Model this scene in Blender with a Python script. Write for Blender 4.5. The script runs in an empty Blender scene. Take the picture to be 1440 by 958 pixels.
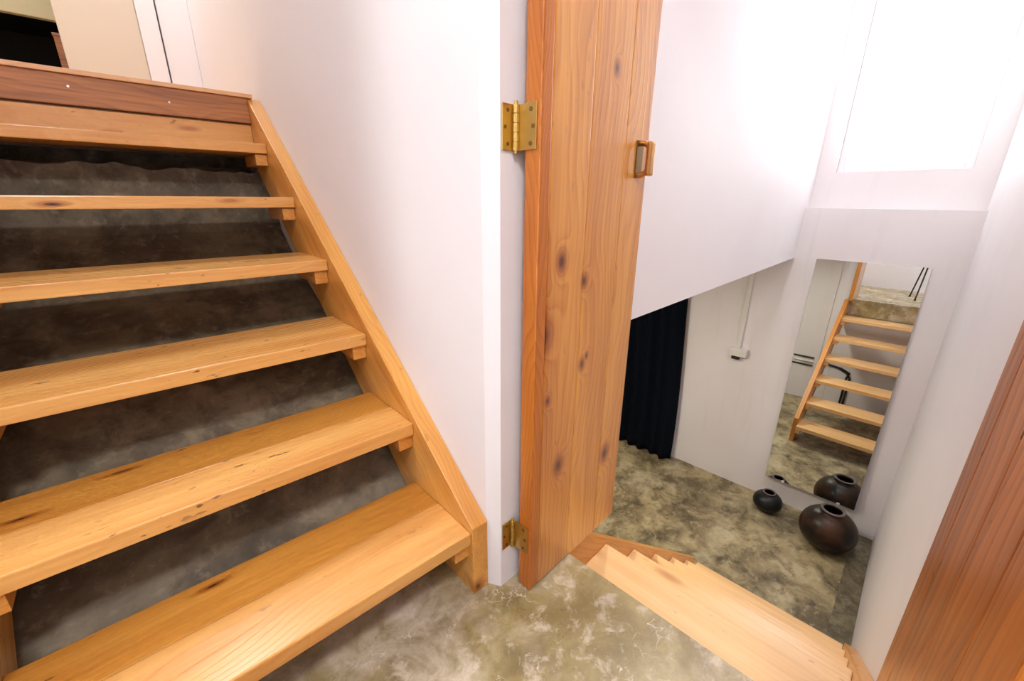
import bpy, bmesh, math, random
from mathutils import Vector, Matrix, noise as mnoise
random.seed(7)
S = bpy.context.scene
COL = S.collection

# ------------------------------------------------------------------ camera
# world X runs along the upper treads, world Y up the upper flight; the lower
# flight, doorway and mirror wall are turned by D about Z.
F_PX, PITCH, ROLL, A1, A2 = 593.21, 0.324575, -0.006908, 0.83813, 0.76715
D = A1 - A2
def ray(u, v):
    cr, sr = math.cos(ROLL), math.sin(ROLL)
    up = u*cr - v*sr; vv = u*sr + v*cr
    f = F_PX*math.cos(PITCH) - vv*math.sin(PITCH); z = -F_PX*math.sin(PITCH) - vv*math.cos(PITCH)
    return Vector((up*math.sin(A1) + f*math.cos(A1), -up*math.cos(A1) + f*math.sin(A1), z))
fw = ray(0, 0).normalized()
rt = (ray(1, 0) - ray(0, 0)).normalized()
upv = rt.cross(fw).normalized()
cam = bpy.data.objects.new('camera', bpy.data.cameras.new('camera'))
COL.objects.link(cam)
M = Matrix((rt, upv, -fw)).transposed().to_4x4()
M.translation = Vector((0, 0, 1.0))
cam.matrix_world = M
cam.data.sensor_width = 36.0
cam.data.lens = F_PX/1440*36.0
cam.data.clip_start = 0.01
S.camera = cam

# ------------------------------------------------------------------ world, light, exposure
W = bpy.data.worlds.new('sky'); S.world = W; W.use_nodes = True
W.node_tree.nodes['Background'].inputs[0].default_value = (0.93, 0.97, 1.0, 1)
W.node_tree.nodes['Background'].inputs[1].default_value = 8.0
S.view_settings.view_transform = 'Standard'
S.view_settings.look = 'None'
S.view_settings.exposure = 0.0
S.view_settings.gamma = 1.0
S.view_settings.use_curve_mapping = False

def LW(x, y, z=0.0):                     # lower frame -> world
    return Vector((x*math.cos(D) - y*math.sin(D), x*math.sin(D) + y*math.cos(D), z))
def area(name, loc, size, power, col, target=None, shape='DISK', sy=None):
    l = bpy.data.lights.new(name, 'AREA'); l.shape = shape; l.size = size
    if sy: l.size_y = sy
    l.energy = power; l.color = col
    o = bpy.data.objects.new(name, l); COL.objects.link(o); o.location = loc
    if target is not None:
        o.rotation_euler = (Vector(target) - Vector(loc)).to_track_quat('-Z', 'Y').to_euler()
    return o
area('landing_ceiling_lamp', LW(-0.50, -0.62, 2.75), 0.42, 52, (0.95, 0.97, 1.0))
area('stairwell_ceiling_lamp', LW(2.3, 0.50, 3.1), 0.6, 35, (0.97, 0.98, 1.0))
area('upper_hall_ceiling_lamp', (0.0, 3.0, 3.4), 0.5, 33, (0.98, 0.97, 0.97))
area('lower_room_fill_light', LW(2.1, 1.55, 0.58), 0.3, 24.0, (1.0, 0.94, 0.78))  # unseen fill light, added to brighten the lower room
p = area('window_portal', LW(3.99, 0.235, 1.74), 0.68, 1, (1, 1, 1), LW(3.0, 0.235, 1.74), 'RECTANGLE', 1.12)
p.data.cycles.is_portal = True

# ------------------------------------------------------------------ materials
def newmat(name):
    m = bpy.data.materials.new(name); m.use_nodes = True
    nt = m.node_tree; b = nt.nodes['Principled BSDF']
    return m, nt, b
class G:
    def __init__(s, nt): s.nt = nt
    def n(s, t, **kw):
        o = s.nt.nodes.new(t)
        for k, v in kw.items(): setattr(o, k, v)
        return o
    def l(s, a, b): s.nt.links.new(a, b)
    def val(s, sock, v):
        if isinstance(v, (int, float)): sock.default_value = v
        elif isinstance(v, (tuple, list)): sock.default_value = v
        else: s.l(v, sock)
    def m(s, op, a, b=None, c=None, clamp=False):
        o = s.n('ShaderNodeMath', operation=op, use_clamp=clamp)
        s.val(o.inputs[0], a)
        if b is not None: s.val(o.inputs[1], b)
        if c is not None: s.val(o.inputs[2], c)
        return o.outputs[0]
    def vm(s, op, a, b=None):
        o = s.n('ShaderNodeVectorMath', operation=op)
        s.val(o.inputs[0], a)
        if b is not None: s.val(o.inputs[1], b)
        return o.outputs[1] if op in ('DISTANCE', 'LENGTH') else o.outputs[0]
    def noise(s, vec, scale, detail=3, rough=0.5, dist=0.0):
        o = s.n('ShaderNodeTexNoise'); s.l(vec, o.inputs['Vector'])
        o.inputs['Scale'].default_value = scale; o.inputs['Detail'].default_value = detail
        o.inputs['Roughness'].default_value = rough; o.inputs['Distortion'].default_value = dist
        return o.outputs[0], o.outputs[1]
    def ramp(s, fac, stops, interp='LINEAR'):
        o = s.n('ShaderNodeValToRGB'); s.l(fac, o.inputs[0]); r = o.color_ramp; r.interpolation = interp
        while len(r.elements) < len(stops): r.elements.new(0.5)
        for e, (p_, c) in zip(r.elements, stops):
            e.position = p_; e.color = (c, c, c, 1) if isinstance(c, (int, float)) else (*c, 1)
        return o.outputs[0]
    def mr(s, v, a, b, c, d, smooth=False):
        o = s.n('ShaderNodeMapRange'); s.l(v, o.inputs[0])
        if smooth: o.interpolation_type = 'SMOOTHSTEP'
        for i, x in enumerate((a, b, c, d)): o.inputs[i+1].default_value = x
        return o.outputs[0]
    def mix(s, fac, a, b, blend='MIX'):
        o = s.n('ShaderNodeMix', data_type='RGBA', blend_type=blend)
        s.val(o.inputs[0], fac)
        for k, v in ((6, a), (7, b)):
            if isinstance(v, tuple): o.inputs[k].default_value = (*v, 1)
            else: s.l(v, o.inputs[k])
        return o.outputs[2]

def srgb(r, g, b):
    f = lambda c: (c/255/12.92) if c/255 <= 0.04045 else ((c/255+0.055)/1.055)**2.4
    return (f(r), f(g), f(b))

def wood(name, light, dark, axis=0, knots=(), rough=0.38, contrast=0.5, rings=110, gate=0.55, knotcol=(0.045, 0.014, 0.006), red=None, specks=0.5, kscale=(2.6, 8.0), rot=None, coat=0.35, fibre=0.7):
    """pine: growth rings cut lengthwise, flowing round knots. 'pid' is a per-board number"""
    m, nt, b = newmat(name); g = G(nt)
    co = g.n('ShaderNodeTexCoord').outputs['Object']
    if rot:
        mp = g.n('ShaderNodeMapping'); g.l(co, mp.inputs[0]); mp.inputs['Rotation'].default_value = rot; co = mp.outputs[0]
    b.inputs['Coat Weight'].default_value = coat; b.inputs['Coat Roughness'].default_value = 0.22
    at = g.n('ShaderNodeAttribute', attribute_name='pid'); pid = at.outputs['Fac']
    sx = g.n('ShaderNodeSeparateXYZ'); g.l(co, sx.inputs[0])
    ax = [sx.outputs[0], sx.outputs[1], sx.outputs[2]]
    L = ax[axis]; a, c = [ax[i] for i in range(3) if i != axis]
    cmb = g.n('ShaderNodeCombineXYZ')
    g.l(g.m('MULTIPLY_ADD', pid, 17.31, L), cmb.inputs[0])
    g.l(g.m('MULTIPLY_ADD', pid, 3.77, a), cmb.inputs[1]); g.l(g.m('MULTIPLY_ADD', pid, 5.13, c), cmb.inputs[2])
    P = cmb.outputs[0]
    sc = g.n('ShaderNodeMapping'); g.l(P, sc.inputs[0]); sc.inputs['Scale'].default_value = (1.5, 4.0, 4.0)
    _, wc = g.noise(sc.outputs[0], 1.0, 2, 0.5)
    ws = g.n('ShaderNodeSeparateColor'); g.l(wc, ws.inputs[0])
    # random knots
    sk = g.n('ShaderNodeMapping'); g.l(P, sk.inputs[0]); sk.inputs['Scale'].default_value = (kscale[0], kscale[1], kscale[1])
    vo = g.n('ShaderNodeTexVoronoi'); g.l(sk.outputs[0], vo.inputs['Vector']); vo.inputs['Scale'].default_value = 1.0
    vs = g.n('ShaderNodeSeparateColor'); g.l(vo.outputs['Color'], vs.inputs[0])
    gt = g.m('GREATER_THAN', vs.outputs[0], gate)
    kd = vo.outputs['Distance']
    fall = g.m('MULTIPLY', g.m('POWER', g.mr(kd, 0, 0.42, 1, 0), 2.0), gt)
    core = g.m('MULTIPLY', g.mr(kd, 0.045, 0.10, 1, 0, True), gt)
    halo = g.m('MULTIPLY', g.mr(kd, 0.07, 0.26, 1, 0, True), gt)
    fib0, _ = g.noise(co, 90, 3, 0.7)
    for (kx, ky, kz, r) in knots:
        k = [kx, ky, kz]
        inv = [1/(1.5*r) if i == axis else 1/r for i in range(3)]
        # thickness direction counts little so that a knot goes right through the board
        for i in range(3):
            if i != axis and k[i] is None: inv[i] = 0.0; k[i] = 0.0
        d = g.vm('LENGTH', g.vm('MULTIPLY', g.vm('SUBTRACT', co, tuple(k)), tuple(inv)))
        fall = g.m('MAXIMUM', fall, g.m('POWER', g.mr(d, 0, 5.0, 1, 0), 2.2))
        core = g.m('MAXIMUM', core, g.m('MULTIPLY', g.mr(d, 0.3, 1.2, 1, 0, True), g.mr(fib0, 0.25, 0.6, 1.0, 0.9)))
        halo = g.m('MAXIMUM', halo, g.mr(d, 0.9, 2.6, 1, 0, True))
    # distance from a wandering pith
    pa = g.m('ADD', a, g.m('MULTIPLY', g.m('SUBTRACT', ws.outputs[0], 0.5), 0.22))
    pc = g.m('ADD', g.m('ADD', c, 0.05), g.m('MULTIPLY', g.m('SUBTRACT', ws.outputs[1], 0.5), 0.16))
    fr = g.m('FRACT', g.m('MULTIPLY', pid, 0.618))
    pa = g.m('ADD', pa, g.m('MULTIPLY', fr, 0.09))
    rad = g.m('SQRT', g.m('ADD', g.m('MULTIPLY', pa, pa), g.m('MULTIPLY', pc, pc)))
    ph = g.m('ADD', g.m('MULTIPLY', rad, rings), g.m('MULTIPLY', fall, 4.5))
    f1 = g.m('FRACT', ph)
    ring = g.ramp(f1, [(0.0, 0.0), (0.62, 0.45), (0.86, 1.0), (1.0, 0.0)])
    # fibre streaks and broad tone
    sf = g.n('ShaderNodeMapping'); g.l(P, sf.inputs[0]); sf.inputs['Scale'].default_value = (3.0, 110, 110)
    fib, _ = g.noise(sf.outputs[0], 1.0, 3, 0.6)
    sb = g.n('ShaderNodeMapping'); g.l(P, sb.inputs[0]); sb.inputs['Scale'].default_value = (1.3, 14, 14)
    br, _ = g.noise(sb.outputs[0], 1.0, 3, 0.5)
    t = g.m('ADD', g.m('MULTIPLY', ring, contrast), g.m('MULTIPLY', g.m('SUBTRACT', fib, 0.5), fibre))
    t = g.m('ADD', t, g.mr(br, 0.3, 0.7, -0.18, 0.42))
    t = g.m('ADD', t, g.m('MULTIPLY', g.m('FRACT', g.m('MULTIPLY', pid, 0.377)), 0.22), clamp=True)
    col = g.mix(t, light, dark)
    rd = red or tuple(x*y for x, y in zip(dark, (0.62, 0.42, 0.35)))
    col = g.mix(g.m('MULTIPLY', halo, 0.75), col, rd)
    col = g.mix(g.m('MULTIPLY', core, 0.9), col, knotcol)
    if specks:
        sp = g.n('ShaderNodeMapping'); g.l(P, sp.inputs[0]); sp.inputs['Scale'].default_value = (26, 60, 60)
        s1, _ = g.noise(sp.outputs[0], 1.0, 2, 0.6)
        s2, _ = g.noise(P, 7.0, 2)
        spk = g.m('MULTIPLY', g.mr(s1, 0.66, 0.71, 0, 1), g.mr(s2, 0.50, 0.58, 0, 1))
        col = g.mix(g.m('MULTIPLY', spk, specks), col, (0.09, 0.035, 0.012))
    g.l(col, b.inputs['Base Color'])
    g.l(g.m('ADD', g.m('MULTIPLY', ring, 0.06), rough), b.inputs['Roughness'])
    bp = g.n('ShaderNodeBump'); bp.inputs['Strength'].default_value = 0.12; bp.inputs['Distance'].default_value = 0.002
    g.l(g.m('ADD', fib, ring), bp.inputs['Height']); g.l(bp.outputs[0], b.inputs['Normal'])
    return m

def concrete(name, c_base, c_dark, c_pale, scale=1.0, pale=0.6, darkamt=0.7, cracks=0.5, rough=0.45):
    m, nt, b = newmat(name); g = G(nt)
    co = g.n('ShaderNodeTexCoord').outputs['Object']
    n1, _ = g.noise(co, 2.3*scale, 6, 0.62, 0.6)
    n2, _ = g.noise(g.vm('ADD', co, (4.1, 7.7, 1.3)), 4.5*scale, 8, 0.66, 0.5)
    n3, _ = g.noise(g.vm('ADD', co, (9.1, 2.7, 5.3)), 1.6*scale, 5, 0.6, 0.3)
    n4, _ = g.noise(co, 30*scale, 6, 0.75)
    n5, _ = g.noise(g.vm('ADD', co, (2.2, 3.3, 4.4)), 11*scale, 7, 0.72, 0.4)
    col = g.mix(g.mr(n1, 0.40, 0.62, 0, 1), c_base, c_dark)
    col = g.mix(g.m('MULTIPLY', g.mr(n2, 0.50, 0.66, 0, 1), darkamt), col, tuple(x*0.55 for x in c_dark))
    col = g.mix(g.m('MULTIPLY', g.m('MULTIPLY', g.mr(n3, 0.50, 0.60, 0, 1), g.mr(n2, 0.38, 0.58, 1, 0.25)), pale), col, c_pale)
    col = g.mix(g.mr(n4, 0.35, 0.75, 0.0, 0.35), col, tuple(x*0.5 for x in c_base))
    col = g.mix(g.m('MULTIPLY', g.mr(n5, 0.54, 0.64, 0, 1), 0.55*pale), col, c_pale)
    col = g.mix(g.m('MULTIPLY', g.mr(n5, 0.44, 0.34, 0, 1), 0.6*darkamt), col, tuple(x*0.7 for x in c_dark))
    if cracks:
        _, wc = g.noise(co, 5*scale, 4, 0.6)
        wv = g.vm('ADD', co, g.vm('MULTIPLY', g.vm('SUBTRACT', wc, (0.5, 0.5, 0.5)), (0.22, 0.22, 0.22)))
        vo = g.n('ShaderNodeTexVoronoi', feature='DISTANCE_TO_EDGE'); g.l(wv, vo.inputs['Vector']); vo.inputs['Scale'].default_value = 6.5*scale
        br, _ = g.noise(co, 6.0*scale, 3, 0.6)
        ck = g.m('MULTIPLY', g.mr(vo.outputs['Distance'], 0.0, 0.016, 1, 0, True), g.mr(br, 0.54, 0.62, 0, 1))
        col = g.mix(g.m('MULTIPLY', ck, cracks), col, c_pale)
    g.l(col, b.inputs['Base Color'])
    g.l(g.mr(n2, 0.3, 0.7, rough-0.08, rough+0.15), b.inputs['Roughness'])
    bp = g.n('ShaderNodeBump'); bp.inputs['Strength'].default_value = 0.25; bp.inputs['Distance'].default_value = 0.004
    g.l(g.m('ADD', n2, g.m('MULTIPLY', n4, 0.4)), bp.inputs['Height']); g.l(bp.outputs[0], b.inputs['Normal'])
    return m

def paint(name, col, var=0.06, rough=0.55, dirt=0.0, bump=0.15):
    m, nt, b = newmat(name); g = G(nt)
    co = g.n('ShaderNodeTexCoord').outputs['Object']
    n1, _ = g.noise(co, 1.4, 4, 0.55, 0.4)
    n2, _ = g.noise(co, 11, 5, 0.6)
    c = g.mix(g.mr(n1, 0.35, 0.65, 0, 1), col, tuple(x*(1-var*k) for x, k in zip(col, (0.7, 1.3, 1.0))))
    if dirt:
        sm = g.n('ShaderNodeMapping'); g.l(co, sm.inputs[0]); sm.inputs['Scale'].default_value = (1.2, 7, 0.7)
        n3, _ = g.noise(sm.outputs[0], 1.6, 5, 0.6, 0.3)
        c = g.mix(g.m('MULTIPLY', g.mr(n3, 0.55, 0.72, 0, 1), dirt), c, tuple(x*0.6 for x in col))
    g.l(c, b.inputs['Base Color']); b.inputs['Roughness'].default_value = rough
    bp = g.n('ShaderNodeBump'); bp.inputs['Strength'].default_value = bump; bp.inputs['Distance'].default_value = 0.003
    g.l(n2, bp.inputs['Height']); g.l(bp.outputs[0], b.inputs['Normal'])
    return m

def plain(name, col, rough=0.5, metal=0.0, var=0.1, scale=20):
    m, nt, b = newmat(name); g = G(nt)
    co = g.n('ShaderNodeTexCoord').outputs['Object']
    n1, _ = g.noise(co, scale, 4, 0.6)
    g.l(g.mix(n1, col, tuple(x*(1-var*2) for x in col)), b.inputs['Base Color'])
    b.inputs['Roughness'].default_value = rough; b.inputs['Metallic'].default_value = metal
    return m

M_white = paint('white_wall_paint', (0.85, 0.82, 0.83), 0.03)
M_white_low = paint('white_wall_paint_worn', (0.84, 0.80, 0.80), 0.04, dirt=0.12)
M_ceil = paint('ceiling_paint', (0.85, 0.83, 0.82), 0.03)
M_trim = paint('white_gloss_trim', (0.85, 0.82, 0.83), 0.02, 0.35, bump=0.04)
M_cream = paint('cream_paint', (0.69, 0.60, 0.48), 0.03)
M_yellow = paint('pale_yellow_paint', (0.80, 0.74, 0.46), 0.03)
M_dark = plain('unlit_room_black', (0.004, 0.006, 0.006), 0.7)  # black colour stands in for the darkness of the unlit room upstairs
M_landing = concrete('landing_concrete', srgb(166, 148, 102), srgb(128, 108, 66), srgb(222, 206, 188), 1.5, 0.8, 0.6, 0.8, 0.26)
M_floor2 = concrete('lower_floor_concrete', srgb(178, 160, 120), srgb(98, 84, 60), srgb(206, 192, 158), 1.45, 0.7, 1.0, 0.2, 0.42)
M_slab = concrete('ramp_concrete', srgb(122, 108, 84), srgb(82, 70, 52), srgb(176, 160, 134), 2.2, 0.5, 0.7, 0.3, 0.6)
M_strip = concrete('floor_edge_concrete', srgb(120, 108, 82), srgb(84, 74, 54), srgb(170, 158, 126), 3.0, 0.5, 0.8, 0.1, 0.45)
STL, STD = srgb(232, 176, 100), srgb(194, 118, 44)
M_tread = wood('stair_pine_tread', STL, STD, 0, rough=0.26, contrast=0.13, gate=0.72, specks=0.85, rings=60, kscale=(4.5, 18))
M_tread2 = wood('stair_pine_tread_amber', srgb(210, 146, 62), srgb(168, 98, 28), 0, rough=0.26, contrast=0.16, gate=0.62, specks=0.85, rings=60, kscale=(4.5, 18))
M_bracket = wood('stair_pine_bracket', srgb(222, 158, 76), srgb(178, 106, 36), 1, rough=0.4, contrast=0.3, gate=0.9, specks=0.2, rings=70)
M_string = wood('stair_pine_stringer', srgb(228, 168, 84), srgb(186, 112, 38), 1, rough=0.36, contrast=0.28, gate=0.5, specks=0.3, rings=70, rot=(-math.atan(0.775), 0, 0))
M_treadL = wood('lower_stair_pine_tread', srgb(240, 196, 138), srgb(220, 164, 98), 1, rough=0.36, coat=0.6, contrast=0.14, gate=0.72, specks=0.3, rings=55)
M_stringL = wood('lower_stair_pine_stringer', srgb(224, 156, 68), srgb(186, 110, 30), 0, rough=0.36, contrast=0.3, gate=0.5, specks=0.2, rings=70, rot=(0, -math.atan(0.818), 0))
M_darkboard = wood('reddish_brown_board', srgb(186, 118, 58), srgb(112, 60, 28), 0, rough=0.5, contrast=0.3, fibre=1.4, gate=0.55, specks=0.3, rings=70)
M_nose = wood('pale_nosing_wood', srgb(236, 190, 142), srgb(214, 150, 92), 0, rough=0.4, contrast=0.3, gate=0.9, specks=0)
DK = [(0.678, None, 0.715, .018), (0.672, None, 0.75, .012), (0.850, None, 0.625, .005), (0.731, None, 0.872, .011), (0.754, None, 0.347, .013), (0.982, None, 0.277, .014),
      (0.832, None, 0.607, .008), (0.821, None, 0.819, .008), (0.894, None, 1.264, .007), (0.70, None, 0.55, .006)]
M_door = wood('varnished_pine_door', srgb(220, 154, 68), srgb(168, 90, 22), 2, DK, rough=0.28, coat=0.7, contrast=0.34, fibre=0.9, gate=0.99, specks=0.3, rings=60)
M_door_edge = wood('varnished_pine_stile', srgb(192, 112, 32), srgb(146, 70, 12), 2, rough=0.34, contrast=0.45, gate=0.99, specks=0.3, rings=110)
M_door2 = wood('dark_varnished_pine_door', srgb(204, 118, 38), srgb(128, 56, 8), 2, rough=0.32, contrast=0.3, gate=0.80, specks=0.9, rings=45, fibre=1.3)
M_brass = plain('brass', (0.72, 0.50, 0.16), 0.28, 1.0, 0.15, 30)
M_brass_d = plain('brass_screw', (0.25, 0.15, 0.05), 0.45, 1.0)
M_bronze = plain('bronze_pull', (0.62, 0.33, 0.12), 0.3, 1.0, 0.15)
M_steel = plain('steel', (0.7, 0.7, 0.7), 0.3, 1.0)
M_black = plain('black_rubber', (0.012, 0.012, 0.013), 0.5)
M_plast = plain('white_plastic', (0.78, 0.75, 0.71), 0.4, 0, 0.02)
M_navy = plain('navy_curtain_cloth', (0.004, 0.006, 0.012), 1.0, 0, 0.2, 60)
M_navy.node_tree.nodes['Principled BSDF'].inputs['Specular IOR Level'].default_value = 0.1

def ceramic(name, col, col2):
    m, nt, b = newmat(name); g = G(nt)
    co = g.n('ShaderNodeTexCoord').outputs['Object']
    n1, _ = g.noise(co, 6, 5, 0.6, 0.5)
    g.l(g.mix(g.mr(n1, 0.4, 0.65, 0, 1), col, col2), b.inputs['Base Color'])
    g.l(g.mr(n1, 0.3, 0.7, 0.32, 0.45), b.inputs['Roughness']); b.inputs['Specular IOR Level'].default_value = 0.32
    n2, _ = g.noise(co, 60, 3, 0.6)
    bp = g.n('ShaderNodeBump'); bp.inputs['Strength'].default_value = 0.12; bp.inputs['Distance'].default_value = 0.002
    g.l(n2, bp.inputs['Height']); g.l(bp.outputs[0], b.inputs['Normal'])
    return m
M_pot = ceramic('dark_burnished_clay', (0.010, 0.006, 0.004), (0.07, 0.026, 0.010))
M_pot2 = ceramic('black_clay', (0.006, 0.007, 0.007), (0.012, 0.012, 0.012))
M_rim = plain('worn_clay_rim', (0.16, 0.13, 0.12), 0.45)
mm, nt_, b_ = newmat('mirror_silver'); b_.inputs['Metallic'].default_value = 1; b_.inputs['Roughness'].default_value = 0.0
b_.inputs['Base Color'].default_value = (0.86, 0.89, 0.88, 1); M_mirror = mm
mg = bpy.data.materials.new('window_glass'); mg.use_nodes = True
ntg = mg.node_tree; ntg.nodes.clear()
o_ = ntg.nodes.new('ShaderNodeOutputMaterial'); t_ = ntg.nodes.new('ShaderNodeBsdfTransparent'); g_ = ntg.nodes.new('ShaderNodeBsdfGlossy')
g_.inputs['Roughness'].default_value = 0.02; x_ = ntg.nodes.new('ShaderNodeMixShader'); x_.inputs[0].default_value = 0.06
ntg.links.new(t_.outputs[0], x_.inputs[1]); ntg.links.new(g_.outputs[0], x_.inputs[2]); ntg.links.new(x_.outputs[0], o_.inputs[0])
M_glass = mg

# ------------------------------------------------------------------ mesh helpers
class MB:
    def __init__(s):
        s.bm = bmesh.new(); s.pid = s.bm.faces.layers.float.new('pid')
    def faces_set(s, fs, pid, mi=0):
        for f in fs: f[s.pid] = pid; f.material_index = mi
    def box(s, x0, x1, y0, y1, z0, z1, bev=0.0, pid=0.0, seg=2, mi=0):
        before = set(s.bm.faces)
        v = [s.bm.verts.new((x, y, z)) for x in (x0, x1) for y in (y0, y1) for z in (z0, z1)]
        q = [(0, 1, 3, 2), (4, 6, 7, 5), (0, 4, 5, 1), (2, 3, 7, 6), (0, 2, 6, 4), (1, 5, 7, 3)]
        fs = [s.bm.faces.new([v[i] for i in f]) for f in q]
        if bev:
            es = list({e for f in fs for e in f.edges})
            bmesh.ops.bevel(s.bm, geom=es, offset=bev, segments=seg, affect='EDGES', profile=0.6)
        new = [f for f in s.bm.faces if f not in before]
        s.faces_set(new, pid, mi); return new
    def prism(s, pts, ax, a, b, bev=0.0, pid=0.0, mi=0):
        """polygon pts in the plane normal to axis ax, extruded from a to b"""
        before = set(s.bm.faces)
        def P(p, t):
            q = [p[0], p[1]]; q.insert(ax, t); return s.bm.verts.new(q)
        A = [P(p, a) for p in pts]; B = [P(p, b) for p in pts]; n = len(pts)
        fs = [s.bm.faces.new(A), s.bm.faces.new(B[::-1])]
        for i in range(n): fs.append(s.bm.faces.new((A[i], B[i], B[(i+1) % n], A[(i+1) % n])))
        if bev:
            es = list({e for f in fs for e in f.edges})
            bmesh.ops.bevel(s.bm, geom=es, offset=bev, segments=2, affect='EDGES', profile=0.6)
        new = [f for f in s.bm.faces if f not in before]
        s.faces_set(new, pid, mi)
    def tube(s, pts, r, n=12, pid=0.0, r2=None, mi=0):
        pts = [Vector(p_) for p_ in pts]; rings = []
        for i, p_ in enumerate(pts):
            t = (pts[min(i+1, len(pts)-1)] - pts[max(i-1, 0)]).normalized()
            u = t.orthogonal().normalized() if i == 0 else (u - t*u.dot(t)).normalized()
            w = t.cross(u); rr = r if r2 is None else r + (r2-r)*i/(len(pts)-1)
            rings.append([s.bm.verts.new(p_ + (u*math.cos(k*2*math.pi/n) + w*math.sin(k*2*math.pi/n))*rr) for k in range(n)])
        fs = []
        for a, b in zip(rings, rings[1:]):
            for k in range(n): fs.append(s.bm.faces.new((a[k], a[(k+1) % n], b[(k+1) % n], b[k])))
        fs.append(s.bm.faces.new(rings[0][::-1])); fs.append(s.bm.faces.new(rings[-1]))
        s.faces_set(fs, pid, mi)
        for f in fs[:-2]: f.smooth = True
        for f in fs[-2:]:
            for e in f.edges: e.smooth = False
    def lathe(s, prof, n=64, c=(0, 0), mi=0):
        rings = []
        for r, z in prof:
            rings.append([s.bm.verts.new((c[0]+r*math.cos(k*2*math.pi/n), c[1]+r*math.sin(k*2*math.pi/n), z)) for k in range(n)])
        for a, b in zip(rings, rings[1:]):
            for k in range(n):
                f = s.bm.faces.new((a[k], a[(k+1) % n], b[(k+1) % n], b[k])); f.smooth = True; f.material_index = mi
        return rings
    def build(s, name, mats, parent=None, smooth=False):
        bmesh.ops.recalc_face_normals(s.bm, faces=s.bm.faces)
        me = bpy.data.meshes.new(name); s.bm.to_mesh(me); s.bm.free()
        for m in (mats if isinstance(mats, (list, tuple)) else [mats]): me.materials.append(m)
        if smooth:
            for f in me.polygons: f.use_smooth = True
        o = bpy.data.objects.new(name, me); COL.objects.link(o)
        if parent: o.parent = parent
        return o
def thing(name, label, cat, loc=(0, 0, 0), rz=0.0, group=None):
    o = bpy.data.objects.new(name, None); COL.objects.link(o)
    o.location = loc; o.rotation_euler = (0, 0, rz); o['label'] = label; o['category'] = cat
    if group: o['group'] = group
    o.empty_display_size = 0.05
    return o
def tag(o, label, cat, group=None):
    o['label'] = label; o['category'] = cat
    if group: o['group'] = group
    return o
def struct(mb, name, mat, rz=0.0, parent=None):
    o = mb.build(name, mat, parent); o.rotation_euler = (0, 0, rz)
    if not parent: o['kind'] = 'structure'
    return o
def U2L(x, y): return (x*math.cos(D) + y*math.sin(D), -x*math.sin(D) + y*math.cos(D))
def L2U(x, y): v = LW(x, y); return (v.x, v.y)

CZ = 3.7
# ------------------------------------------------------------------ structure
# landing slab, with the tongue that reaches through the doorway
b = MB(); b.prism([(-1.10, -2.0), (0.70, -2.0), (0.70, -0.2), (0.834, -0.2), (0.834, 0.62), (0.70, 0.62), (0.70, 1.0), (-1.10, 1.0)], 2, -0.20, 0.0, 0.004)
struct(b, 'floor_landing', M_landing, D)
b = MB(); b.box(0.2, 4.1, -2.0, 3.6, -1.55, -1.40); struct(b, 'floor_lower', M_floor2, D)
b = MB(); b.box(2.31, 3.679, -0.199, -0.085, -1.3995, -1.3975); struct(b, 'trim_3', M_strip, D)
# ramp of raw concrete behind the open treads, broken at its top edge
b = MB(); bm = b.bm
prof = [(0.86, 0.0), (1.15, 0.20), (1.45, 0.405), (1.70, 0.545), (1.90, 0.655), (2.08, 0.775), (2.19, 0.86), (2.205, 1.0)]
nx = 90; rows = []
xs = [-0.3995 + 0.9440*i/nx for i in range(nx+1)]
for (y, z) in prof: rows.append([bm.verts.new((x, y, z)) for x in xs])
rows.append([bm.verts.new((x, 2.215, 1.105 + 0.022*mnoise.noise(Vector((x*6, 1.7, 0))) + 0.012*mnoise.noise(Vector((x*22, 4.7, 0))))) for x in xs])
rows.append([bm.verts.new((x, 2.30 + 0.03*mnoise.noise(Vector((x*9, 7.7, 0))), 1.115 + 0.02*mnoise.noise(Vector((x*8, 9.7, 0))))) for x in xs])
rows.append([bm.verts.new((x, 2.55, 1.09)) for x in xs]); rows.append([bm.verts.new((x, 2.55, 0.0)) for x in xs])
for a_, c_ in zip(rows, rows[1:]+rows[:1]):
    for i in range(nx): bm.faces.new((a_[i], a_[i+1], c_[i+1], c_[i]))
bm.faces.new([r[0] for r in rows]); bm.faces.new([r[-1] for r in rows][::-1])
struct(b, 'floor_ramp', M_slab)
# upper floor
b = MB(); b.box(-1.6, 0.54, 2.235, 5.4, 1.18, 1.384); struct(b, 'floor_upper', M_nose)
b = MB(); b.box(-0.6, 0.544, 2.56, 2.64, 0.0, 1.179); b.box(-0.62, -0.401, 2.236, 2.64, 0.0, 1.179); struct(b, 'wall_light_stop', M_slab)  # added behind the ramp to stop light leaking in under the upper floor
# wall between the upper flight and the stairwell; its near end is the door jamb
A_ = (0.545, 0.70); B_ = (0.545, 5.5); C_ = (0.82, 5.5)
b = MB(); b.prism([A_, (0.545, 2.0), B_, C_, L2U(0.79, 0.76), L2U(0.79, 0.622), L2U(0.612, 0.625)], 2, -1.4, CZ)
struct(b, 'wall_stair', M_white)
b = MB(); b.box(0.791, 3.80, 0.681, 0.78, 0.605, CZ); struct(b, 'wall_stairwell', M_white, D)
b = MB(); b.box(0.86, 3.9, 0.78, 3.5, 0.605, 0.70); struct(b, 'ceiling_lower', M_ceil, D)
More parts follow.
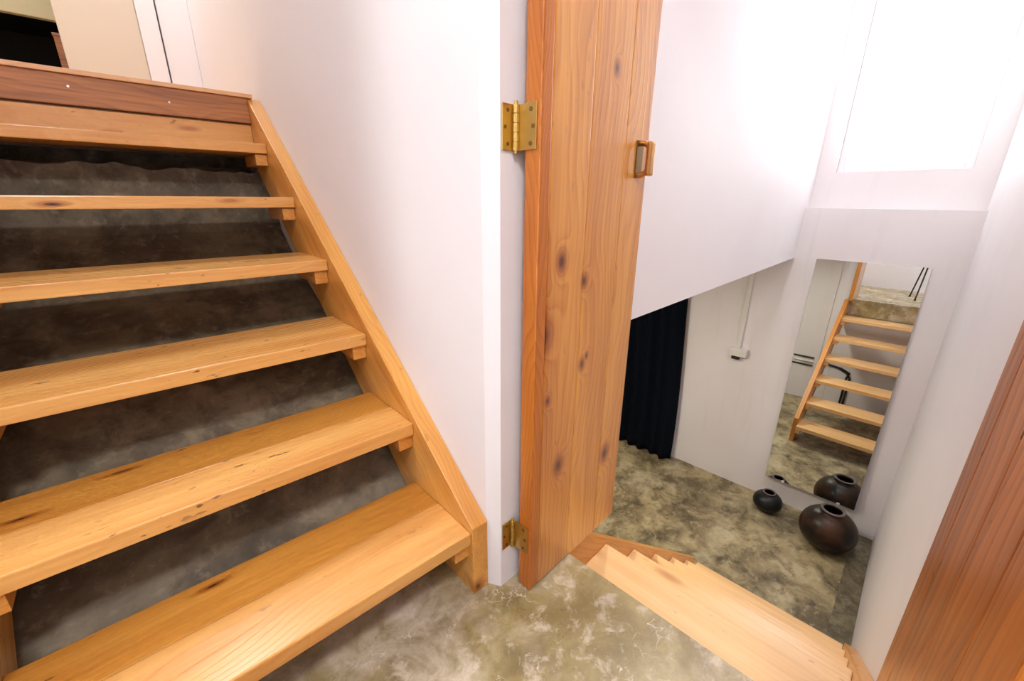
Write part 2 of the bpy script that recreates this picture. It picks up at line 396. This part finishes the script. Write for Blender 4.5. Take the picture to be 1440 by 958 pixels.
# far wall: thick below the window ledge, thinner above, with the window opening
b = MB(); b.box(3.68, 3.98, -0.20, 3.5, -1.4, 0.953)
b.box(3.80, 3.98, -0.20, -0.09, 0.953, CZ); b.box(3.80, 3.98, 0.575, 0.681, 0.953, CZ)
b.box(3.80, 3.98, -0.09, 0.575, 0.953, 1.185); b.box(3.80, 3.98, -0.09, 0.575, 2.30, CZ)
struct(b, 'wall_far', M_white_low, D)
b = MB(); b.box(0.70, 3.98, -0.32, -0.20, -1.4, CZ); struct(b, 'wall_right', M_white_low, D)
b = MB(); b.box(0.60, 0.70, -2.0, -0.20, 0.0, CZ); struct(b, 'wall_doorway', M_white, D)
b = MB(); b.box(0.62, 0.70, -0.20, 0.621, 2.06, CZ); struct(b, 'wall_lintel', M_white, D)
b = MB(); b.box(0.72, 0.79, -0.199, 0.62, -1.4, -0.201); struct(b, 'wall_below_landing', M_white, D)
b = MB(); b.box(-0.95, -0.85, -2.0, 0.9, 0.0, CZ); struct(b, 'wall_back', M_white, D)
b = MB(); b.box(-1.2, 0.7, -2.1, -2.0, 0.0, CZ); struct(b, 'wall_near', M_white, D)
b = MB(); b.box(-0.50, -0.40, 1.0, 2.235, 0.0, CZ); b.box(-1.25, -0.5, 1.0, 1.1, 0, CZ); b.box(-1.6, -0.5, 2.135, 2.235, 1.0, CZ); struct(b, 'wall_left', M_white)
b = MB(); b.box(-1.7, -1.6, 2.1, 5.5, 1.0, CZ); struct(b, 'wall_hall', M_cream)
b = MB(); b.box(-2.0, 4.2, -2.4, 5.6, CZ, CZ+0.1); struct(b, 'ceiling', M_ceil)
b = MB(); b.box(0.70, 0.8, 0.76, 3.6, -1.4, 0.6); b.box(0.7, 3.98, 3.5, 3.6, -1.4, 0.7); struct(b, 'wall_lower_room', M_white_low, D)
# upper hall: end wall with a dark opening under a pale lintel, cream pier and white architrave
b = MB(); b.box(-1.6, -0.9, 4.5, 4.62, 1.384, CZ); b.box(-0.9, 0.545, 4.5, 4.62, 2.17, CZ); b.box(-0.02, 0.545, 4.5, 4.62, 1.384, 2.17)
struct(b, 'wall_end', M_yellow)
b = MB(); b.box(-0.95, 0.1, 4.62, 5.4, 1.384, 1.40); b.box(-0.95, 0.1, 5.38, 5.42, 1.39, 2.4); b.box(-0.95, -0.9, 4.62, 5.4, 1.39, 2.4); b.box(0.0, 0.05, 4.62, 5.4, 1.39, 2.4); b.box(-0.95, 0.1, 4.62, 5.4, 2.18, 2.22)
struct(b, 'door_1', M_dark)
b = MB(); b.box(-0.95, 0.02, 4.45, 4.5, 2.085, 2.17, 0.006); b.box(-0.95, 0.02, 4.47, 4.5, 2.172, 2.20, 0.003); struct(b, 'trim_1', M_yellow)
b = MB(); b.box(-0.030, 0.30, 3.40, 3.50, 1.384, CZ, 0.004); struct(b, 'wall_pier', M_cream)
b = MB(); b.box(0.301, 0.388, 3.385, 3.50, 1.384, CZ, 0.006); struct(b, 'trim_2', M_trim)
b = MB(); b.box(0.396, 0.544, 3.40, 3.50, 1.384, CZ, 0.002); struct(b, 'wall_return', M_white)
# window
b = MB()
b.box(3.84, 3.88, -0.089, -0.049, 1.186, 2.299, 0.004); b.box(3.84, 3.88, 0.534, 0.574, 1.186, 2.299, 0.004)
b.box(3.84, 3.88, -0.049, 0.534, 1.186, 1.226, 0.004); b.box(3.84, 3.88, -0.049, 0.534, 2.259, 2.299, 0.004)
wf = b.build('window_1', M_trim); wf.rotation_euler = (0, 0, D); wf['kind'] = 'structure'
b = MB(); b.box(3.857, 3.861, -0.047, 0.532, 1.228, 2.257); b.build('window_pane', M_glass, wf)
# ------------------------------------------------------------------ upper flight of stairs
ST = thing('open_staircase', 'upper flight of open pine stairs climbing left of the white wall', 'staircase', (0.08, 0.70, 0))
def rel(o, T): o.location = -Vector(T) ; return o
ORG = (0.08, 0.70, 0)
TX0, TX1 = -0.32, 0.4955
for k in range(6):
    z1 = 0.2*(k+1); z0 = z1-0.037; y0 = 0.70+0.264*k
    b = MB()
    dep = 0.28 if k < 5 else 0.215
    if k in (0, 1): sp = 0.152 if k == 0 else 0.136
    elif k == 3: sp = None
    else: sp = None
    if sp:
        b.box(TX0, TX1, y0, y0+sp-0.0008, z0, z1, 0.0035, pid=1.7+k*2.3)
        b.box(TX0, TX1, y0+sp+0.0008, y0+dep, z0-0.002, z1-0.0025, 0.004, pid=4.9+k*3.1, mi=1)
    else:
        b.box(TX0, TX1, y0, y0+dep, z0, z1, 0.0035, pid=8.3+k*1.9)
    rel(b.build('tread', [M_tread, M_tread2], ST), ORG)
    for sx in (0, 1):
        b = MB(); bx = (TX1-0.042, TX1-0.0005) if sx else (TX0+0.0005, TX0+0.042)
        b.box(bx[0], bx[1], y0+0.012, y0+min(dep, .24)-0.02, z0-0.044, z0-0.0025, 0.002, pid=2.2+k+sx*7)
        rel(b.build('bracket', M_bracket, ST), ORG)
for sx in (0, 1):
    x0, x1 = (0.496, 0.5445) if sx else (-0.366, -0.3205)
    b = MB()
    b.prism([(0.695, 0.0), (0.695, 0.212), (2.20, 1.383), (2.234, 1.383), (2.234, 1.12), (0.86, 0.0)], 0, x0, x1, 0.003, pid=11.5+sx)
    rel(b.build('stringer', M_string, ST), ORG)
b = MB(); b.box(-0.32, 0.4955, 2.205, 2.233, 1.165, 1.284, 0.002, pid=23.0); rel(b.build('riser_board', M_tread, ST), ORG)
b = MB(); b.box(-0.32, 0.4955, 2.195, 2.233, 1.291, 1.384, 0.002, pid=3.0); o = rel(b.build('fascia_board', M_darkboard, ST), ORG); o['label'] = 'reddish brown rough fascia board'
b = MB()
for sxp, zz in ((-0.035, 1.347), (0.232, 1.335), ):
    b = MB(); b.tube([(sxp, 2.196, zz), (sxp, 2.1930, zz)], 0.0035, 12); b.build('screw', M_steel, o)
b = MB(); b.box(-0.366, 0.515, 2.185, 2.30, 1.3845, 1.400, 0.003, pid=5.0); rel(b.build('nosing', M_nose, ST), ORG)

# ------------------------------------------------------------------ lower flight of stairs
SL = thing('open_staircase', 'lower flight of pine stairs going down from the landing past the door', 'staircase', LW(1.6, 0.22, -1.4), D)
ORL = (1.6, 0.22, -1.4)
for k in range(6):
    z1 = -0.2*(k+1); xf = 1.132+0.2444*k
    b = MB(); b.box(xf-0.272, xf, -0.152, 0.6035, z1-0.037, z1, 0.0035, pid=31.0+k*2.7)
    rel(b.build('tread', M_treadL, SL), ORL)
    for sy in (0, 1):
        b = MB(); by = (0.562, 0.603) if sy else (-0.1515, -0.11)
        b.box(xf-0.24, xf-0.015, by[0], by[1], z1-0.082, z1-0.0375, 0.002, pid=3.3+k+sy*5); rel(b.build('bracket', M_treadL, SL), ORL)
for sy in (0, 1):
    y0, y1 = (0.604, 0.645) if sy else (-0.1985, -0.1525)
    x0_ = 0.8355
    ztop = lambda x: -0.178 - 0.8183*(x-1.132)
    b = MB(); b.prism([(x0_, -0.005), (0.92, -0.005), (2.30, ztop(2.30)), (2.30, -1.3995), (2.16, -1.3995), (x0_, -0.30)], 1, y0, y1, 0.003, pid=41+sy)
    rel(b.build('stringer', M_stringL, SL), ORL)

# ------------------------------------------------------------------ doors
def plank_door(name, label, x0, planks, y0, y1, z0, z1, mat, edge_mat, seed, loc, rz, stile=True):
    t = thing(name, label, 'door', loc, rz)
    for i, (a, c) in enumerate(planks):
        b = MB(); bev = 0.0045
        b.box(a, c, y0, y1, z0, z1, bev, pid=seed+i*3.7)
        b.build('plank', edge_mat if (i == 0 and stile) else mat, t)
    return t
# left leaf: hinge edge at the jamb, swung open over the lower stairs
HD = 2.03
dl = thing('plank_door', 'tall knotty pine plank door with brass hinges swung open over the stairs', 'door', LW(0.650, 0.578, 0.0), D)
for i, (a, c) in enumerate([(0.652, 0.6835), (0.6840, 0.8135), (0.8140, 0.9555), (0.9560, 1.066)]):
    b = MB(); b.box(a-0.65+(0), c-0.65, -0.020, 0.020, 0.004, HD, 0.0035, pid=51+i*3.7)
    o = b.build('plank', M_door_edge if i == 0 else M_door, dl)
    o.location = (0, 0, 0)
# the knots are given in the lower frame, so shift mesh-local coordinates to it
for o in [c for c in dl.children if c.name.startswith('plank')]:
    for v in o.data.vertices: v.co.x += 0.65; v.co.y += 0.578
    o.location = (-0.65, -0.578, 0)
def hinge(z):
    h = MB()
    # leaf on the jamb face (facing -y) and leaf on the door edge (facing -x)
    h.box(0.6145, 0.648, 0.6205, 0.6225, z-0.040, z+0.040, 0.0006)
    h.box(0.6485, 0.651, 0.567, 0.612, z-0.040, z+0.040, 0.0006)
    o = h.build('hinge', M_brass, dl); o.location = (-0.65, -0.578, 0)
    k = MB()
    for i in range(5):
        k.tube([(0.645, 0.6155, z-0.040+0.0162*i), (0.645, 0.6155, z-0.040+0.0162*i+0.0152)], 0.0062, 16)
    k.tube([(0.645, 0.6155, z-0.045), (0.645, 0.6155, z+0.046)], 0.0035, 12)
    q = k.build('knuckle', M_brass, o)
    for zz, yy in ((-0.029, 0.581), (0.0, 0.575), (0.029, 0.581)):
        s_ = MB(); s_.tube([(0.6487, yy, z+zz), (0.6478, yy, z+zz)], 0.0042, 12); s_.build('screw', M_brass_d, o)
    for zz, xx in ((-0.029, 0.628), (0.0, 0.621), (0.029, 0.628)):
        s_ = MB(); s_.tube([(xx, 0.6207, z+zz), (xx, 0.6198, z+zz)], 0.0036, 12); s_.build('screw', M_brass_d, o)
hinge(1.128); hinge(0.165)
# bronze pull with a back plate
pl = MB(); pl.box(1.005, 1.035, 0.5545, 0.5578, 1.050, 1.135, 0.001); o = pl.build('pull_plate', M_brass_d, dl); o.location = (-0.65, -0.578, 0)
h = MB(); pts = []
for i in range(25):
    a = math.pi*i/24
    pts.append((1.018, 0.555-0.030*math.sin(a)**0.6, 1.0925-0.036*math.cos(a)))
h.tube(pts, 0.0065, 14)
h.box(1.006, 1.030, 0.5190, 0.5330, 1.054, 1.131, 0.0055)
q = h.build('pull_handle', M_bronze, o)
# right leaf, nearer than the stairwell wall
ax_, ay_, bx_, by_ = 1.00, -0.131, 0.58, -0.166
ang = math.atan2(by_-ay_, bx_-ax_)
dr = thing('plank_door', 'dark orange pine plank door leaf at the lower right edge of the photo', 'door', LW(ax_, ay_, 0), D+ang)
cut = [0.0, 0.066, 0.180, 0.300, 0.420]
for i in range(4):
    b = MB(); b.box(cut[i]+0.0004, cut[i+1]-0.0004, 0.0, 0.032, 0.004, HD, 0.003, pid=71+i*4.3); b.build('plank', M_door2, dr)

# ------------------------------------------------------------------ things on the lower floor and far wall
def pot(name, label, c, R, Hh, rr, mat, grp=None, neck=0.1):
    t = thing(name, label, 'vase', LW(*c), D)
    prof = []; N = 40
    # outside: foot to rim, then inside back down
    for i in range(N+1):
        u = i/N; a = -math.pi/2 + math.pi*u
        r = R*math.cos(a)**0.86 if math.cos(a) > 0 else 0.0; z = Hh*(0.5+0.5*math.sin(a))
        if u < 0.5: r = max(r, R*0.36)
        else: r = max(r, rr)
        prof.append((r, z*(1-neck)))
    z_ = Hh*(1-neck)
    prof = [p_ for i, p_ in enumerate(prof) if i == 0 or p_[0] != prof[i-1][0]]
    prof = [(0.001, 0.0), (R*0.34, 0.0)] + prof[1:]
    prof += [(rr*0.98, z_+Hh*neck*0.35), (rr*1.10, z_+Hh*neck*0.8)]
    b = MB(); b.lathe(prof, 72)
    inner = [(rr*0.86, z_+Hh*neck*0.8), (rr*0.84, z_), (R*0.6, z_-Hh*0.12), (R*0.9, Hh*0.45), (R*0.5, Hh*0.1), (0.001, Hh*0.06)]
    b.lathe([(rr*1.10, z_+Hh*neck*0.8)] + [] + inner, 72)
    b.build('body', mat, t)
    b = MB(); T = []
    ro, ri = rr*1.12, rr*0.85; zz = z_+Hh*neck*0.8
    b.lathe([(ri, zz-0.002), (ri, zz+0.003), ((ri+ro)/2, zz+0.0065), (ro, zz+0.003), (ro, zz-0.002), (ri, zz-0.002)], 72)
    b.build('rim', M_rim, t)
    return t
pot('round_vase', 'large round dark brown clay vase standing below the mirror', (3.375, 0.06, -1.4), 0.175, 0.315, 0.066, M_pot, neck=0.06)
pot('round_vase', 'small round black clay vase beside the bigger vase at the wall', (3.50, 0.47, -1.4), 0.105, 0.165, 0.042, M_pot2, neck=0.05)

MR = thing('wall_mirror', 'tall frameless mirror on the far wall reflecting the stairs', 'mirror', LW(3.634, 0.249, -1.185), D)
TILT = math.radians(1.3)
b = MB(); b.box(0.0, 0.004, -0.299, 0.299, 0.0, 1.797, 0.0006); o = b.build('glass', M_mirror, MR); o.rotation_euler = (0, TILT, math.radians(-0.7))
b = MB(); b.box(0.0045, 0.010, -0.296, 0.296, 0.003, 1.794); o2 = b.build('backing', M_black, MR); o2.rotation_euler = (0, TILT, math.radians(-0.7))
for yy in (-0.20, 0.17):
    b = MB(); b.box(-0.004, 0.040, yy-0.010, yy+0.010, -0.004, 0.0, 0.001); b.box(-0.005, -0.0008, yy-0.010, yy+0.010, -0.004, 0.010, 0.001); b.build('clip', M_plast, MR)

# conduit and socket
CD = thing('wall_socket', 'white socket box at the end of a vertical cable channel on the far wall', 'socket', LW(3.68, 0.935, -0.2), D)
b = MB(); b.box(-0.022, -0.0005, -0.016, 0.016, 0.035, 0.804, 0.003); b.build('cable_channel', M_plast, CD)
b = MB(); b.box(-0.050, -0.0005, -0.075, 0.060, -0.022, 0.042, 0.006); b.build('socket_box', M_plast, CD)
b = MB(); b.box(-0.045, -0.010, -0.025, 0.035, -0.050, -0.0225, 0.003); o = b.build('plug', M_black, CD); o['label'] = 'black plug under the box'

# curtain
b = MB(); bm = b.bm; ny, nz = 160, 30; grid = []
for j in range(nz+1):
    w = j/nz; z = 0.60 - 1.985*w; row = []
    for i in range(ny+1):
        u = i/ny
        y = 1.335 + 0.05*(1-w) + u*0.95 + 0.012*math.sin(w*5+1)
        x = 3.60 + 0.026*math.sin(u*52 + 0.8*math.sin(w*2.2)) + 0.014*math.sin(u*23+1.3+w*1.1) - 0.02*w
        if w > 0.94: x -= 0.01*(w-0.94)/0.06
        row.append(bm.verts.new((x-3.6, y-1.8, z+1.4)))
    grid.append(row)
for j in range(nz):
    for i in range(ny): f = bm.faces.new((grid[j][i], grid[j][i+1], grid[j+1][i+1], grid[j+1][i])); f.smooth = True
CU = b.build('curtain', M_navy, None, True); CU.location = LW(3.6, 1.8, -1.4); CU.rotation_euler = (0, 0, D)
md = CU.modifiers.new('thickness', 'SOLIDIFY'); md.thickness = 0.003
tag(CU, 'long dark navy curtain hanging in folds down to the concrete floor', 'curtain')

# ------------------------------------------------------------------ things seen in the mirror
# pipes along the lower wall behind the stairs
for i, (z, m_, lab) in enumerate(((-0.83, M_black, 'upper black cable running along the wall seen in the mirror'), (-0.885, M_plast, 'pale cable between the two black ones seen in the mirror'), (-0.935, M_black, 'lower black cable running along the wall seen in the mirror'))):
    b = MB(); b.tube([(0.0, 0.03, 0.0), (0.0, 1.2, -0.02)], 0.011, 10)
    o = b.build('wall_cable', m_); o.location = LW(0.686 + 0.004 + 0.0, 0.78, z) ; o.rotation_euler = (0, 0, D)
    o.location = LW(0.8125, 0.78, z); tag(o, lab, 'cable', 'cables along the lower wall')
b = MB()
for dx in (0, 0.035):
    b.tube([(0, 0.30-dx*1.2, 0.52), (0, 0.12-dx, 0.50), (0, 0.03-dx, 0.46), (0, -0.02+dx, 0.40), (0, -0.02+dx, 0.0)], 0.011, 10)
o = b.build('power_cord', M_black); o.location = LW(0.803, 0.42, -1.39); o.rotation_euler = (0, 0, D)
tag(o, 'pair of black cords hanging down behind the open treads in the mirror', 'cord')
# tripod under the viewpoint, visible in the mirror only
TP = thing('tripod', 'black tripod standing on the landing, seen only in the mirror', 'tripod', (0, 0, 0))
b = MB(); b.tube([(0, 0, 0.52), (0, 0, 0.90)], 0.012, 14); b.box(-0.03, 0.03, -0.03, 0.03, 0.895, 0.91, 0.004); b.build('column', M_black, TP)
for a in (math.radians(150), math.radians(262), math.radians(18)):
    d_ = Vector((math.cos(a), math.sin(a), 0))
    b = MB(); b.tube([d_*0.02+Vector((0, 0, 0.80)), d_*0.11+Vector((0, 0, 0.43))], 0.012, 12)
    b.tube([d_*0.11+Vector((0, 0, 0.43)), d_*0.21+Vector((0, 0, 0.012))], 0.008, 12)
    b.tube([d_*0.105+Vector((0, 0, 0.45)), d_*0.115+Vector((0, 0, 0.41))], 0.016, 12)
    b.tube([d_*0.209+Vector((0, 0, 0.016)), d_*0.212+Vector((0, 0, 0.001))], 0.012, 12)
    b.build('leg', M_black, TP)
# small wooden upright in the dark opening of the upper hall
PT = thing('wooden_post', 'short brown wooden post in front of the dark opening upstairs', 'post', (-0.045, 4.30, 1.384))
b = MB(); b.box(-0.025, 0.03, -0.02, 0.02, 0.0, 0.575, 0.003, pid=9); b.build('upright', M_darkboard, PT)
b = MB(); b.box(-0.029, 0.034, -0.024, 0.024, 0.575, 0.592, 0.003, pid=12); b.build('cap', M_darkboard, PT)
